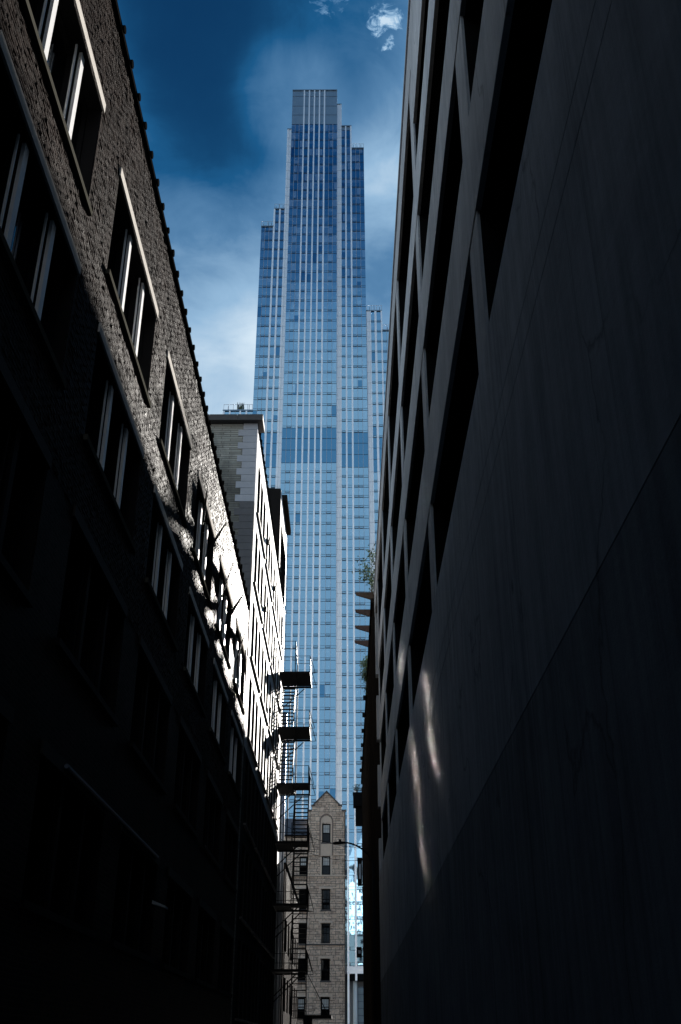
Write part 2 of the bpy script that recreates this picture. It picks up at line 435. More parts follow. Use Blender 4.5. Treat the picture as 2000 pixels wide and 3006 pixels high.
# ------------------------------------------------------------------ dark brick building on the left
def facade_x(mb, X0, X1, y0, y1, z0, z1, rows, spans):
    """wall slab between planes X0 and X1 with openings: rows = [(zb, zt)], spans = [(ya, yb)]"""
    z = z0
    for zb, zt in sorted(rows):
        mb.box(X0, X1, y0, y1, z, zb); y = y0
        for ya, yb in spans:
            mb.box(X0, X1, y, ya, zb, zt); y = yb
        mb.box(X0, X1, y, y1, zb, zt); z = zt
    mb.box(X0, X1, y0, y1, z, z1)


# sashes added as sun mirrors: (y, z of the pane) and the spot of the opposite wall that its reflection of the sun reaches
MIRROR_SASHES = [(24.9, 13.08, 16.6, 9.3, .36, .50), (27.0, 13.08, 18.2, 5.2, .46, .58), (30.2, 13.08, 19.2, 6.4, .50, .58), (32.4, 13.08, 21.5, 3.9, .46, .58),
          (35.7, 13.08, 22.8, 5.7, .50, .58), (37.8, 13.08, 27.0, 9.3, .52, .52)]


def mirror_sash(parent, sy, sz, ty, tz, hw, hh):
    c = Vector((-3.86, sy, sz)); r = (Vector((1.52, ty, tz)) - c).normalized(); n = (r + sv).normalized()
    w = (Vector((0, 0, 1)) - n * n.z).normalized(); u = w.cross(n)
    p = MB(); p.poly([c - u * hw - w * hh, c + u * hw - w * hh, c + u * hw + w * hh, c - u * hw + w * hh]); p.build('mirror_pane', M_CAUSTIC, parent)
    k = -n * .012
    p = MB(); p.extrude([c + k - u * hw - w * hh, c + k + u * hw - w * hh, c + k + u * hw + w * hh, c + k - u * hw + w * hh], -n * .01); p.build('pane_backing', M_FRAME_DK, parent)
    f = MB()
    for a, b in (((-1, -1), (1, -1)), ((1, -1), (1, 1)), ((1, 1), (-1, 1)), ((-1, 1), (-1, -1))):
        f.bar(c + u * hw * a[0] + w * hh * a[1], c + u * hw * b[0] + w * hh * b[1], .009, 4)
    f.build('mirror_sash_frame', M_FRAME_DK, parent)


def left_brick():
    y0, y1, top = -24.0, 39.3, 15.95
    t = thing('brick_building', 'dark brown brick building with white lintels along the left side of the alley', 'building', (-9, 8, GZ))
    spans = [(13.35 + 5.4 * i, 17.3 + 5.4 * i) for i in range(-4, 5)]
    rows = [(1.6, 3.4), (5.0, 6.9), (8.3, 10.25), (11.55, 13.7)]
    w = MB(); facade_x(w, -4.38, -4.0, y0, y1, GZ, 7.0, rows[:2], spans); w.build('lower_wall', M_BRICK_SHADE, t)
    w = MB(); facade_x(w, -4.38, -4.0, y0, y1, 7.0, top, rows[2:], spans); w.box(-16, -4.39, y0, y1, GZ, top - .3)
    # rough-faced bricks of the sunlit storeys, each standing proud and tilted by its own amount
    rnd = random.Random(5)
    z, k = 7.0, 0
    while z < top - .09:
        y = 1.0 + (.105 if k % 2 else 0)
        while y < y1 - .2:
            L_ = .197; ok = True
            for (zb, zt) in rows:
                if z + .062 > zb - .11 and z < zt + .20:
                    for (ya, yb) in spans:
                        if y + L_ > ya - .06 and y < yb + .06: ok = False
            if ok:
                a = rnd.uniform(.003, .012); ty, tz = rnd.gauss(0, .0055), rnd.gauss(0, .0028)
                q = [(-4.0 + max(.002, a + sy * ty + sz * tz + rnd.gauss(0, .0018)), y + (L_ if sy > 0 else 0), z + (.062 if sz > 0 else 0)) for sy, sz in ((-1, -1), (1, -1), (1, 1), (-1, 1))]
                n0 = len(w.v); w.v += q + [(-3.999, p_[1], p_[2]) for p_ in q]
                for f_ in ((0, 1, 2, 3), (0, 4, 5, 1), (1, 5, 6, 2), (2, 6, 7, 3), (3, 7, 4, 0)): w.f.append(tuple(n0 + i_ for i_ in f_)); w.m.append(0)
            y += .21
        z += .072; k += 1
    w.build('wall', M_BRICK, t)
    for (zb, zt) in rows:
        for (ya, yb) in spans:
            p = MB().box(-4.34, -4.30, ya, yb, zb, zt).build('window', M_DARKGLASS, t)
            f = MB()
            f.box(-4.30, -4.22, ya, ya + .07, zb, zt); f.box(-4.30, -4.22, yb - .07, yb, zb, zt)
            f.box(-4.30, -4.22, ya + .07, yb - .07, zt - .07, zt); f.box(-4.30, -4.22, ya + .07, yb - .07, zb, zb + .07)
            for a in (0.33, 0.67):
                yc = ya + (yb - ya) * a
                f.box(-4.30, -4.26, yc - .62, yc - .59, zb + .07, zt - .07)
            f.box(-4.219, -4.012, yb - .035, yb - .002, zb, zt); f.box(-4.219, -4.012, ya + .002, ya + .02, zb, zt)
            f.box(-4.219, -4.012, ya + .021, yb - .036, zt - .03, zt - .002)
            for a in (1.42, 2.80): f.box(-4.299, -4.112, ya + a + .03, ya + a + .10, zb + .071, zt - .071)
            f.build('frame', M_FRAME_DK, p)
            for (sy, sz, ty, tz, hw, hh) in MIRROR_SASHES:
                if ya < sy < yb and zb < sz < zt: mirror_sash(p, sy, sz, ty, tz, hw, hh)
            for a in (1.42, 2.80):
                ym = ya + a
                MB().box(-4.11, -4.06, ym, ym + .15, zb + .003, zt - .003).box(-4.13, -4.10, ym - .15, ym - .12, zb + .003, zt - .003).build('mullion', M_MULLION if zb > 8 else M_FRAME_DK, p)  # lower rows go dark: shade painted into the mullion colour
            l = MB(); n = 3
            for i in range(n):
                a, b = ya - .05 + (yb - ya + .1) * i / n, ya - .05 + (yb - ya + .1) * (i + 1) / n - .008
                l.box(-4.05, -3.965, a, b, zt, zt + .19)
            l.build('lintel', M_STONE_TRIM if zb > 8 else M_LINTEL_SHADE, t)
            MB().box(-4.20, -3.93, ya - .06, yb + .06, zb - .10, zb + .002).build('sill', M_SILL if zb > 8 else M_FRAME_DK, t)  # lower sills likewise carry their shade as dark paint
    c = MB(); c.box(-4.45, -3.93, y0, y1, top, top + .12)
    c.box(-4.45, -3.985, y0, y1, top + .12, top + .2)
    y = y0 + .2
    while y < y1 - .1:
        yy = y + random.uniform(-.03, .03)
        c.bar((-4.45, yy, top + .16), (-3.90, yy, top + .13), .085 * random.uniform(.85, 1.1), 8); y += .72
    c.build('coping', M_COPING, t)
    pp = MB(); pp.bar((-3.93, 14.4, 3.5), (-3.93, 22.2, 3.5), .035, 8)
    for y in (14.6, 17, 19.5, 22): pp.box(-4.0, -3.93, y - .03, y + .03, 3.46, 3.54)
    pp.build('conduit', plain('painted_conduit', (0.16, 0.19, 0.24), 0.5, 0.0, 0.2), t)


left_brick()


def rear_sky_blocker():  # unseen block, added to keep low sky light off the alley walls
    t = thing('rear_sky_blocker', 'unseen dark brick block added behind the viewer to cut sky light', 'building', (0, -30, GZ))
    w = MB(); w.box(-12, 12, -40, -26, GZ, 19); w.build('wall', M_BRICK, t)
    for k in range(5):
        for x in (-2.6, -.6): MB().box(x, x + 1.1, -26 + .004, -25.95, 1 + 3.4 * k, 3 + 3.4 * k).build('window', M_DARKGLASS, t)


rear_sky_blocker()


def wall_lamp(loc, label):
    x, y, z = loc
    t = thing('wall_lamp', label, 'lamp', (x, y, z))
    MB().box(x, x + .06, y - .08, y + .08, z - .12, z + .06).build('back_plate', M_FRAME_DK, t)
    m = MB(); m.extrude([(x + .06, y - .16, z + .02), (x + .34, y - .16, z - .06), (x + .34, y - .16, z - .02), (x + .06, y - .16, z + .09)], (0, .32, 0))
    m.build('hood', plain('grey_lamp_hood', (0.3, 0.34, 0.36), 0.5, 0.0, 0.2), t)


wall_lamp((-4.0, 22.2, 2.55), 'grey hooded lamp catching light low on the dark brick wall')


# ------------------------------------------------------------------ pale building beyond it
def pale_building():
    rnd = random.Random(11)
    y0, y1, top = 39.8, 62.0, 25.2
    t = thing('pale_brick_building', 'pale sunlit brick building with stone quoins and rows of tall windows', 'building', (-9, 51, GZ))
    spans = []
    y = 40.85
    i = 0
    while y + 1.34 < y1 - .3:
        spans.append((y, y + 1.32)); i += 1; y += 1.32 + (.38 if i % 3 else .80)
    rows = [(21.3 - 3.4 * k, 24.0 - 3.4 * k) for k in range(7)]
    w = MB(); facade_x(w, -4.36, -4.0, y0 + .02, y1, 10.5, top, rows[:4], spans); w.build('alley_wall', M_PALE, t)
    w = MB(); facade_x(w, -4.36, -4.0, y0 + .02, y1, GZ, 10.5, rows[4:], spans); w.build('lower_wall', plain('shade_dark_lower_brick', (0.06, 0.058, 0.055), 0.85, 0, 0, 0.35, 1.2, 0.01), t)  # shade under the sun edge painted in as dark brick
    b = MB().box(-18, -4.37, y0 + .03, y1, GZ, top - .2); b.build('side_wall', M_FRONT, t)
    f = MB().box(-18, -4.0, y0 - .28, y0 + .019, GZ, top); f.build('front_wall', M_FRONT, t)
    z = top - .33; k = 0
    while z > 14:
        wl_ = .84 if k % 2 else .62
        q = MB().box(-4.0 - wl_, -3.985, y0 - .31, y0 + .05, z + .006, z + .33)
        q.build('quoin', M_QUOIN if z > 21.1 else M_QUOIN_DK, t); z -= .336; k += 1
    for (zb, zt) in rows:
        for j, (ya, yb) in enumerate(spans):
            p = MB(); e = random.uniform(-.012, .012); e2 = random.uniform(-.01, .01)
            zm = (zb + zt) / 2
            sunny = False
            x = -4.045 if sunny else -4.26
            p.poly([(x + e, ya, zb), (x - e, yb, zb), (x - e + e2, yb, zm), (x + e + e2, ya, zm)])
            p.poly([(x + e + e2, ya, zm), (x - e + e2, yb, zm), (x - e, yb, zt), (x + e, ya, zt)])
            o = p.build('window', M_CAUSTIC if sunny else M_DARKGLASS, t); xf = x + .012; q = .012 if sunny else .03
            fr = MB(); fr.box(xf, xf + q, ya, ya + .04, zb, zt); fr.box(xf, xf + q, yb - .04, yb, zb, zt)
            fr.box(xf, xf + q + .005, ya + .05, yb - .05, zm - .03, zm + .03)
            fr.box(-4.21, -4.012, ya + .002, ya + .03, zb, zt); fr.box(-4.21, -4.012, yb - .03, yb - .002, zb, zt); fr.box(-4.21, -4.012, ya + .031, yb - .031, zt - .03, zt - .002); fr.build('frame', M_FRAME_DK, o)
        g0 = 0
        while g0 < len(spans):
            g1 = min(g0 + 3, len(spans))
            MB().box(-4.3, -3.90, spans[g0][0] - .08, spans[g1 - 1][1] + .08, zb - .07, zb + .004).build('sill', M_CORNICE, t); g0 = g1
    c = MB()
    xs = [-18, -12.2, -9.9, -7.7, -6.15, -4.9, -3.72]
    for a, bq in zip(xs[:-1], xs[1:]): c.box(a, bq - .012, y0 - .62, y0 + .5, top, top + .30)
    c.build('cornice', M_CORNICE, t)
    c = MB(); c.box(-4.4, -3.93, y0 + .5, y1, top, top + .10); y = y0 + .7
    while y < y1 - .1:
        c.box(-4.36, -3.90, y - .03, y + .05, top + .003, top + .14); y += .66
    c.build('coping', M_COPING, t)
    for (yy, zz) in ((46.55, 22.6), (52.0, 22.4), (46.4, 18.9), (51.6, 15.4)):
        MB().box(-3.98, -3.84, yy - .1, yy + .1, zz - .12, zz + .12).build('junction_box', M_FRAME_DK, t)


pale_building()


def dark_block():
    y0, y1, top = 62.35, 70.0, 34.3
    t = thing('dark_building', 'dark narrow building with projecting coping rising behind the pale brick building', 'building', (-9, 66, GZ))
    w = MB(); facade_x(w, -4.85, -4.45, y0 + .02, y1, GZ, top, [(2, 10.5), (11.3, 21.6), (22.3, 32.4)], [(63.2, 69.4)])
    w.build('alley_wall', M_PALE, t)
    MB().box(-14, -4.86, y0 + .02, y1, GZ, top - .2).build('wall', M_VOID, t)
    m = plain('shade_darkened_brick', (0.02, 0.018, 0.017), 0.85, 0, 0.0, 0.3, 2, 0.01)  # shade of the front face painted into its brick colour
    MB().box(-14, -4.47, y0 - .25, y0 + .018, GZ, top).build('front_wall', m, t)
    MB().box(-4.9, -4.12, 63.8, 69.4, top + .0, top + .42).box(-14, -4.9, 62.4, 69.9, top, top + .2).build('coping', m, t)
    for zb, zt in ((2, 10.5), (11.3, 21.6), (22.3, 32.4)):
        o = MB().box(-4.83, -4.8, 63.2, 69.4, zb, zt).build('window', M_DARKGLASS, t)
        MB().box(-4.79, -4.46, 69.36, 69.398, zb, zt).box(-4.79, -4.46, 63.202, 63.24, zb, zt).box(-4.79, -4.46, 63.24, 69.36, zt - .06, zt - .002).build('frame', M_FRAME_DK, o)
    pm = plain('zinc_pipe', (0.38, 0.42, 0.48), 0.35, 0.7, 0.5)
    MB().bar((-4.22, 69.2, GZ), (-4.22, 69.2, 20.5), .17, 16).build('downspout', pm, t, True)
    MB().bar((-3.97, 61.2, 22.2), (-3.97, 61.2, 25.6), .05, 8).bar((-3.97, 60.6, 22.2), (-3.97, 60.6, 25.6), .03, 8).build('vent_pipe', M_MULLION, t)


dark_block()


def low_left():
    t = thing('low_brick_building', 'low unlit brick building beyond the fire escape on the left', 'building', (-9, 82, GZ))
    w = MB(); facade_x(w, -4.35, -4.0, 70.3, 92, GZ, 10.6, [(2, 4), (5.5, 7.5)], [(72 + 3.4 * i, 74 + 3.4 * i) for i in range(6)]); w.box(-14, -4.36, 70.3, 92, GZ, 10.4)
    w.build('wall', M_BRICK, t)
    MB().box(-4.5, -3.92, 70.3, 92.1, 10.6, 10.75).build('coping', M_COPING, t)
    for i in range(6):
        for zb in (2, 5.5):
            MB().box(-4.3, -4.27, 72 + 3.4 * i, 74 + 3.4 * i, zb, zb + 2).build('window', M_DARKGLASS, t)
    c = thing('canopy', 'flat black canopy sticking out low in front of the stone building', 'canopy', (-3.2, 95, 2.0))
    MB().box(-6.0, -1.22, 93.0, 96.4, 2.05, 2.3).build('roof', M_FRAME_DK, c)
    for y in (93.4, 96.0): MB().bar((-5.6, y, GZ), (-5.6, y, 2.05), .06, 8).build('post', M_FRAME_DK, c)
    MB().bar((-3.9, 94.5, 6.5), (-1.5, 94.5, 2.3), .03, 6).build('tie_rod', M_FRAME_DK, c)


low_left()


# ------------------------------------------------------------------ fire escape
def fire_escape():
    t = thing('fire_escape', 'black iron fire escape with stairs and platforms at the far end of the pale wall', 'fire escape', (-3, 60, GZ))
    X0, XM, X1 = -3.96, -3.03, -2.12
    L = [3.6, 6.85, 10.1, 13.3, 16.55, 19.9]
    ya, yb = 58.7, 61.6
    for i, z in enumerate(L):
        full = i >= 4
        p = MB()
        for k in range(44 if full else 30):
            y = ya + .07 + (yb - ya - .14) * k / 44; p.box(XM, X1 - .05, y, y + .032, z - .01, z + .02)
        p.box(X0, X1, ya, ya + .06, z - .11, z - .002); p.box(X0, X1, yb - .06, yb, z - .11, z - .002)
        p.box(X0, X0 + .05, ya + .06, yb - .06, z - .10, z - .003); p.box(X1 - .05, X1, ya + .06, yb - .06, z - .10, z - .003); p.box(XM - .04, XM, ya + .06, yb - .06, z - .10, z - .003)
        n = 26
        for k in range(n):
            y = ya + .08 + (yb - ya - .2) * k / n
            p.box(X0 + .05, XM - .04, y, y + .045, z - .03, z + .02)
        for k in range(12):
            x = X0 + .07 + (XM - X0 - .14) * k / 11
            p.box(x - .012, x + .012, ya + .06, yb - .06, z - .055, z - .032)
        p.build('platform', M_IRON, t)
        r = MB()
        for h in (.5, .98): r.bar((X1 - .02, ya, z + h), (X1 - .02, yb + .3, z + h), .013, 6)
        for k in range(7):
            y = ya + (yb - ya) * k / 6
            r.bar((X1 - .02, y, z), (X1 - .02, y, z + 1.0), .018 if k in (0, 6) else .009, 6)
        for k in range(6):
            y = ya + (yb - ya) * k / 6; r.bar((X1 - .02, y, z + .05), (X1 - .02, y + (yb - ya) / 6, z + .95), .008, 5)
        r.build('railing', M_IRON_SUNLIT if full else M_IRON, t)
        r = MB()
        for h in (.5, .98):
            r.bar((X0, yb, z + h), (X1 - .02, yb, z + h), .016, 6)
        for x in (XM, X1 - .05, (XM + X1) / 2): r.bar((x, yb, z), (x, yb, z + 1.0), .018, 6)
        r.build('end_rail', M_IRON, t)
        r = MB()
        for h in (.5, .98): r.bar((XM, ya, z + h), (X1 - .02, ya, z + h), .016, 6)
        r.bar((XM, ya, z), (XM, ya, z + 1.0), .018, 6)
        r.build('end_rail', M_IRON, t)
        b = MB()
        for y in (ya + .03, yb - .03):
            b.bar((X0 - .02, y, z - 1.45), (XM + .45, y, z - .16), .03, 6)
            b.bar((X1, y, z + .95), (X1 + .30, y, z - .08), .018, 5); b.bar((X1 - .02, y, z - .1), (X1 + .30, y, z - .08), .018, 5)
        b.build('bracket', M_IRON, t)
    for i in range(len(L) - 1):
        z0, z1 = L[i], L[i + 1]; outer = i < 3
        xa, xb = (XM + .04, X1 - .06) if outer else (X0 + .12, XM - .06)
        n = 11
        A, B = (ya + .25, z0), (yb - .15, z1)
        for k in range(1, n + 1):
            f = k / (n + 1); y, z = A[0] + (B[0] - A[0]) * f, A[1] + (B[1] - A[1]) * f
            MB().box(xa, xb, y - .10, y + .10, z, z + .035).build('stair_tread', M_IRON, t)
        for x, m in ((xa, M_IRON), (xb, M_IRON_SUNLIT if not outer else M_IRON)):
            MB().flat((x, A[0], A[1]), (x, B[0], B[1]), .03, .17).build('stringer', m, t)
        h = MB()
        for x in (xa, xb):
            h.bar((x, A[0], A[1] + .9), (x, B[0], B[1] + .9), .018, 6); h.bar((x, A[0], A[1] + .5), (x, B[0], B[1] + .5), .014, 6)
            for f in (0, .33, .66, 1):
                y, z = A[0] + (B[0] - A[0]) * f, A[1] + (B[1] - A[1]) * f; h.bar((x, y, z), (x, y, z + .9), .014, 5)
        h.build('handrail', M_IRON, t)
    h = MB(); z = L[-1]
    for hh in (1.0, 1.5, 2.0):
        h.bar((X0, ya + .2, z + hh), (XM, ya + .2, z + hh), .02, 6)
    h.bar((XM, ya + .2, z), (XM, ya + .2, z + 2.0), .025, 6); h.bar((XM, yb, z), (XM, yb, z + 1.9), .02, 6)
    h.bar((XM, ya + .2, z + 2), (XM, yb, z + 1.9), .02, 6); h.bar((XM, ya + .2, z + 1.5), (XM, yb, z + 1.4), .02, 6)
    h.build('top_guard', M_IRON, t)
    pv = MB()
    for x in (X0 + .5, XM + .02): pv.bar((x, yb + .1, GZ), (x, yb + .1, L[-1]), .035, 8)
    pv.build('post', M_IRON, t)
    d = MB(); d.flat((X1 - .05, 60.4, 3.6), (X1 + .1, 57.0, .6), .05, .18); d.flat((XM + .1, 60.4, 3.6), (XM + .2, 57.0, .6), .05, .18)
    for k in range(10):
        f = k / 9; d.box(XM + .1 + .1 * f, X1 - .05 + .12 * f, 60.4 - 3.4 * f - .1, 60.4 - 3.4 * f + .1, 3.6 - 3 * f, 3.64 - 3 * f)
    d.box(X1 - .1, X1 + .35, 58.4, 59.0, .2, 1.4); d.build('drop_stair', M_IRON, t)


fire_escape()


# ------------------------------------------------------------------ concrete parking building on the right
def parking():
    X, D = 1.52, 0.42
    y0, y1 = -24.0, 50.0
    t = thing('parking_garage', 'tall grey concrete garage with long black openings above a blank stained wall', 'building', (8, 13, GZ))
    cols = []
    y = 9.66 - 7.25 * 5
    while y < y1 - 1:
        cols.append((y - .72, y)); y += 7.25
    rows = [(6.77, 8.63), (10.08, 12.05), (13.3, 15.5), (16.6, 19.9)]
    joints = [GZ, -1.0, 2.53, 5.26, 5.60, 6.77]
    for a, b in zip(joints[:-1], joints[1:]):
        m = MB()
        m.box(X, X + D, y0, y1, a + (.012 if a > GZ else 0), b)
        m.build('lower_wall', M_CONC if a > 2 else M_CONC_BASE, t)
    MB().box(X + .03, X + D + .02, y0 + .01, y1 - .01, GZ + .01, 6.7).build('wall_backing', M_VOID, t)
    edges = [8.63, 10.08, 12.05, 13.3, 15.5, 16.6]
    for a, b in ((8.63, 10.08), (12.05, 13.3), (15.5, 16.6)):
        for i in range(-2, 6):
            ya, yb = max(y0, 9.66 - .36 + 7.25 * (i - 1)), min(y1, 9.66 - .36 + 7.25 * i)
            if yb > ya: MB().box(X, X + .07, ya, yb - .012, a, b).box(X + .071, X + D, ya, yb, a + .01, b - .01, 1).build('spandrel', [M_CONC_BAND, M_VOID], t)
    MB().box(X, X + .07, y0, y1, 19.9, 21.2).box(X + .071, X + D, y0, y1, 19.91, 21.19, 1).box(X - .04, X + D, y0, y1, 21.2, 21.35).box(X, X + .07, y0, 16.1, 18.1, 19.897).box(X + .071, X + D, y0, 16.1, 18.11, 19.9, 1).build('parapet', [M_CONC_BAND, M_VOID], t)
    for (zb, zt) in rows:
        for (ya, yb) in cols:
            zz = 18.1 if (zb > 16 and yb < 16.2) else zt
            MB().box(X + .012, X + .05, ya, yb, zb + .002, zz - .002).box(X + .051, X + D - .01, ya, yb, zb + .002, zz - .002, 1).build('pier', [M_CONC_BAND, M_VOID], t)
        MB().box(X + .012, X + D - .01, y1 - .6, y1 - .003, zb + .002, zt - .002).build('pier', M_CONC_BAND, t)
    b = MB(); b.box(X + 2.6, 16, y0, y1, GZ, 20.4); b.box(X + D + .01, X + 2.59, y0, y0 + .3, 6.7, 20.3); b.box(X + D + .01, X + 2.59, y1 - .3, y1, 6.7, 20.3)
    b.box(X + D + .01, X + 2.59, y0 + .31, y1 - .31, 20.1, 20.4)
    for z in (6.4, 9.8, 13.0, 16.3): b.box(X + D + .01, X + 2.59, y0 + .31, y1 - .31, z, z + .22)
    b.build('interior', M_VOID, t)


parking()


# ------------------------------------------------------------------ tan building with the pergola
def tan_building():
    X, y0, y1, top = 1.40, 51.6, 95.0, 21.4
    t = thing('tan_building', 'dark tan stone building under a rooftop pergola just beyond the concrete garage', 'building', (8, 73, GZ))
    spans = [(y0 + 1.3 + 4.1 * i, y0 + 4.2 + 4.1 * i) for i in range(10)]
    rows = [(1 + 3.4 * k, 3.2 + 3.4 * k) for k in range(6)]
    w = MB(); facade_x(w, X + .10, X + .5, y0, y1, GZ, top, rows, spans); w.box(X + .52, 14, y0, y1, GZ, top - .3)
    w.build('wall', M_TAN, t)
    for i in range(11):
        y = y0 + 4.1 * i
        MB().box(X, X + .099, y, y + 1.0, GZ, 20.6 + (.5 if i % 2 else 0)).build('pilaster', M_TAN, t)
    MB().box(X - .03, X + .5, y0, y1, top, top + .25).build('cornice', M_TAN, t)
    for (zb, zt) in rows:
        for (ya, yb) in spans:
            MB().box(X + .40, X + .43, ya, yb, zb, zt).build('window', M_DARKGLASS, t)
    for i in range(7):
        y = 64.6 + 4.2 * i
        MB().box(X - .20, X - .031, y - .15, y + .15, 21.3, 21.55).build('bracket', M_FRAME_DK, t)
    p = thing('pergola', 'rust brown rooftop pergola with tapered beams overhanging the alley', 'pergola', (2, 57.5, top + .25))
    for i in range(4):
        y = 53.9 + 2.6 * i; z = 22.75
        MB().extrude([(.56, y - .07, z + .22), (.60, y - .07, z + .06), (1.40, y - .07, z - .20), (3.4, y - .07, z - .20), (3.4, y - .07, z + .22)], (0, .14, 0)).build('rafter', M_RUST, p)
        MB().box(1.42, 1.58, y - .08, y + .08, 21.65, z - .2).build('post', M_TAN, p)
    MB().box(1.46, 1.54, 53.7, 62.0, 22.99, 23.12).build('purlin', M_RUST, p)
    MB().box(1.47, 1.55, 53.86, 53.94, 23.12, 24.2).build('finial_post', M_RUST, p)


tan_building()


def leafy(name, label, cat, base, twigs, nleaf, size, spread, group, mats=(M_LEAF, M_LEAF2)):
    """woody plant: trunk, twigs and leaf-sized faces spread along the twigs"""
    t = thing(name, label, cat, base, group)
    b = Vector(base); s = MB(); lv = MB()
    for (ex, ey, ez) in twigs:
        e = b + Vector((ex, ey, ez)); mid = b + Vector((ex * .45, ey * .45, ez * .7 + .15))
        s.bar(b, mid, .028, 6, .015); s.bar(mid, e, .013, 5, .004)
        for k in range(nleaf):
            f = random.random() ** .8
            q = b.lerp(mid, f * 2) if f < .5 else mid.lerp(e, f * 2 - 1)
            if f < .25: continue
            q = q + Vector([random.gauss(0, spread) for _ in range(3)])
            u = Vector([random.uniform(-1, 1) for _ in range(3)]).normalized(); v = u.orthogonal().normalized()
            a = size * random.uniform(.6, 1.2)
            lv.poly([q - u * a, q + v * a * .45, q + u * a, q - v * a * .45], 0 if random.random() < .6 else 1)
    s.build('trunk', M_BARK, t); lv.build('foliage', list(mats), t)
    return t


leafy('rooftop_tree', 'small leafy tree leaning over the roof edge above the pergola', 'tree', (1.9, 52.4, 21.66),
      [(-1.25, .1, 2.1), (-.95, .3, 2.7), (-.55, -.1, 3.3), (-.2, .2, 3.6), (-1.0, -.2, 1.6), (-.45, .1, 1.5), (.3, .2, 3.0), (-.7, .2, 2.2)], 110, .10, .15, 'plants on the tan roof')
leafy('hanging_shrub', 'bushy green shrub spilling over the tan roof edge below the pergola', 'shrub', (1.45, 64.3, 21.66),
      [(-.42, 0, .55), (-.35, .2, .1), (-.25, -.1, -.5), (-.3, .1, .8), (-.1, 0, 1.1), (-.32, -.2, -.2), (-.12, .1, -1.3)], 130, .085, .11, 'plants on the tan roof')


def planter(x0, x1, y, z, label):
    t = thing('planter_box', label, 'planter', ((x0 + x1) / 2, y, z))
    MB().box(x0, x1, y - .5, y + .5, z, z + 1.1).box(x0 - .04, x1, y - .54, y + .54, z + 1.1, z + 1.18).build('box', M_FRAME_DK, t)
    MB().box(x0 + .2, x1, y - .2, y + .6, z - 1.5, z - .003).build('bracket', M_FRAME_DK, t)
    return t


planter(.62, 1.39, 90.5, 18.4, 'black planter box hung high on the tan wall')
leafy('planter_shrub', 'small green shrub growing in the black planter box', 'shrub', (.95, 90.5, 19.58), [(-.3, 0, .5), (-.1, .1, .7), (.2, -.1, .6), (.3, .1, .4), (-.25, -.2, .3)], 40, .07, .08, 'plants on the tan roof')


def sign_box(x0, x1, y, z0, z1, label, cat='sign'):
    t = thing('wall_sign', label, cat, ((x0 + x1) / 2, y, z0))
    MB().box(x0, x1, y - .08, y + .08, z0, z1).build('panel', M_FRAME_DK, t)
    MB().box(x1, 1.40, y - .03, y + .03, z1 - .15, z1 - .08).box(x1, 1.40, y - .03, y + .03, z0 + .08, z0 + .15).build('bracket', M_IRON, t)
    MB().box(x0 + .12, x1 - .1, y - .105, y - .081, z0 + .55, z1 - .5).build('face', plain('pale_sign_face', (0.35, 0.42, 0.5), 0.5), t)


sign_box(.92, 1.30, 88.0, 11.6, 13.8, 'narrow black box sign mounted on the tan wall')
sign_box(.85, 1.30, 93.0, 6.6, 7.4, 'low black sign bracketed from the corner of the tan wall')


# ------------------------------------------------------------------ street lamp, cables, bird
def lamp():
    t = thing('street_lamp', 'black street lamp with curved arm reaching over the alley', 'street lamp', (1.28, 50.4, GZ))
    MB().bar((1.28, 50.4, GZ), (1.28, 50.4, 7.8), .09, 12, .07).build('pole', M_FRAME_DK, t, True)
    a = MB(); pts = []
    for k in range(13):
        f = k / 12; pts.append((1.28 - 1.35 * math.sin(f * math.pi / 2) * (.35 + .65 * f), 50.4, 7.6 + 1.0 * (1 - (1 - f) ** 2.2)))
    for p, q in zip(pts[:-1], pts[1:]): a.bar(p, q, .04, 8)
    a.build('arm', M_FRAME_DK, t, True)
    x, y, z = pts[-1]
    h = MB()
    prof = [(-.0, .05), (.12, .085), (.3, .10), (.5, .085), (.62, .03)]
    rings = []
    for (d, r) in prof:
        k = len(h.v); rings.append(k)
        for i in range(10):
            th = 2 * math.pi * i / 10; h.v.append((x + .05 - d, y + math.cos(th) * r * 1.5, z - .03 * d + math.sin(th) * r * .7))
    for a_, b_ in zip(rings[:-1], rings[1:]):
        for i in range(10):
            j = (i + 1) % 10; h.f.append((a_ + i, a_ + j, b_ + j, b_ + i)); h.m.append(0)
    h.f.append(tuple(range(rings[0], rings[0] + 10))); h.m.append(0); h.f.append(tuple(range(rings[-1], rings[-1] + 10))); h.m.append(0)
    h.build('lamp_head', M_FRAME_DK, t, True)
    MB().bar((x - .22, y, z + .04), (x - .22, y, z + .15), .055, 10, .065).build('photocell', M_FRAME_DK, t)


lamp()


def cable(a, b, sag, label):
    m = MB(); a, b = Vector(a), Vector(b); n = 16; pts = []
    for k in range(n + 1):
        f = k / n; p = a.lerp(b, f); p.z -= sag * 4 * f * (1 - f); pts.append(p)
    for p, q in zip(pts[:-1], pts[1:]): m.bar(p, q, .014, 5)
    tag(m.build('cable', M_FRAME_DK), label, 'cable', 'cables across the alley')


cable((-3.95, 63.0, 11.9), (1.40, 63.0, 10.4), .35, 'upper thin cable sagging across the stone gable')
cable((-3.95, 63.0, 11.0), (1.40, 63.0, 9.8), .5, 'lower thin cable sagging across the stone gable')

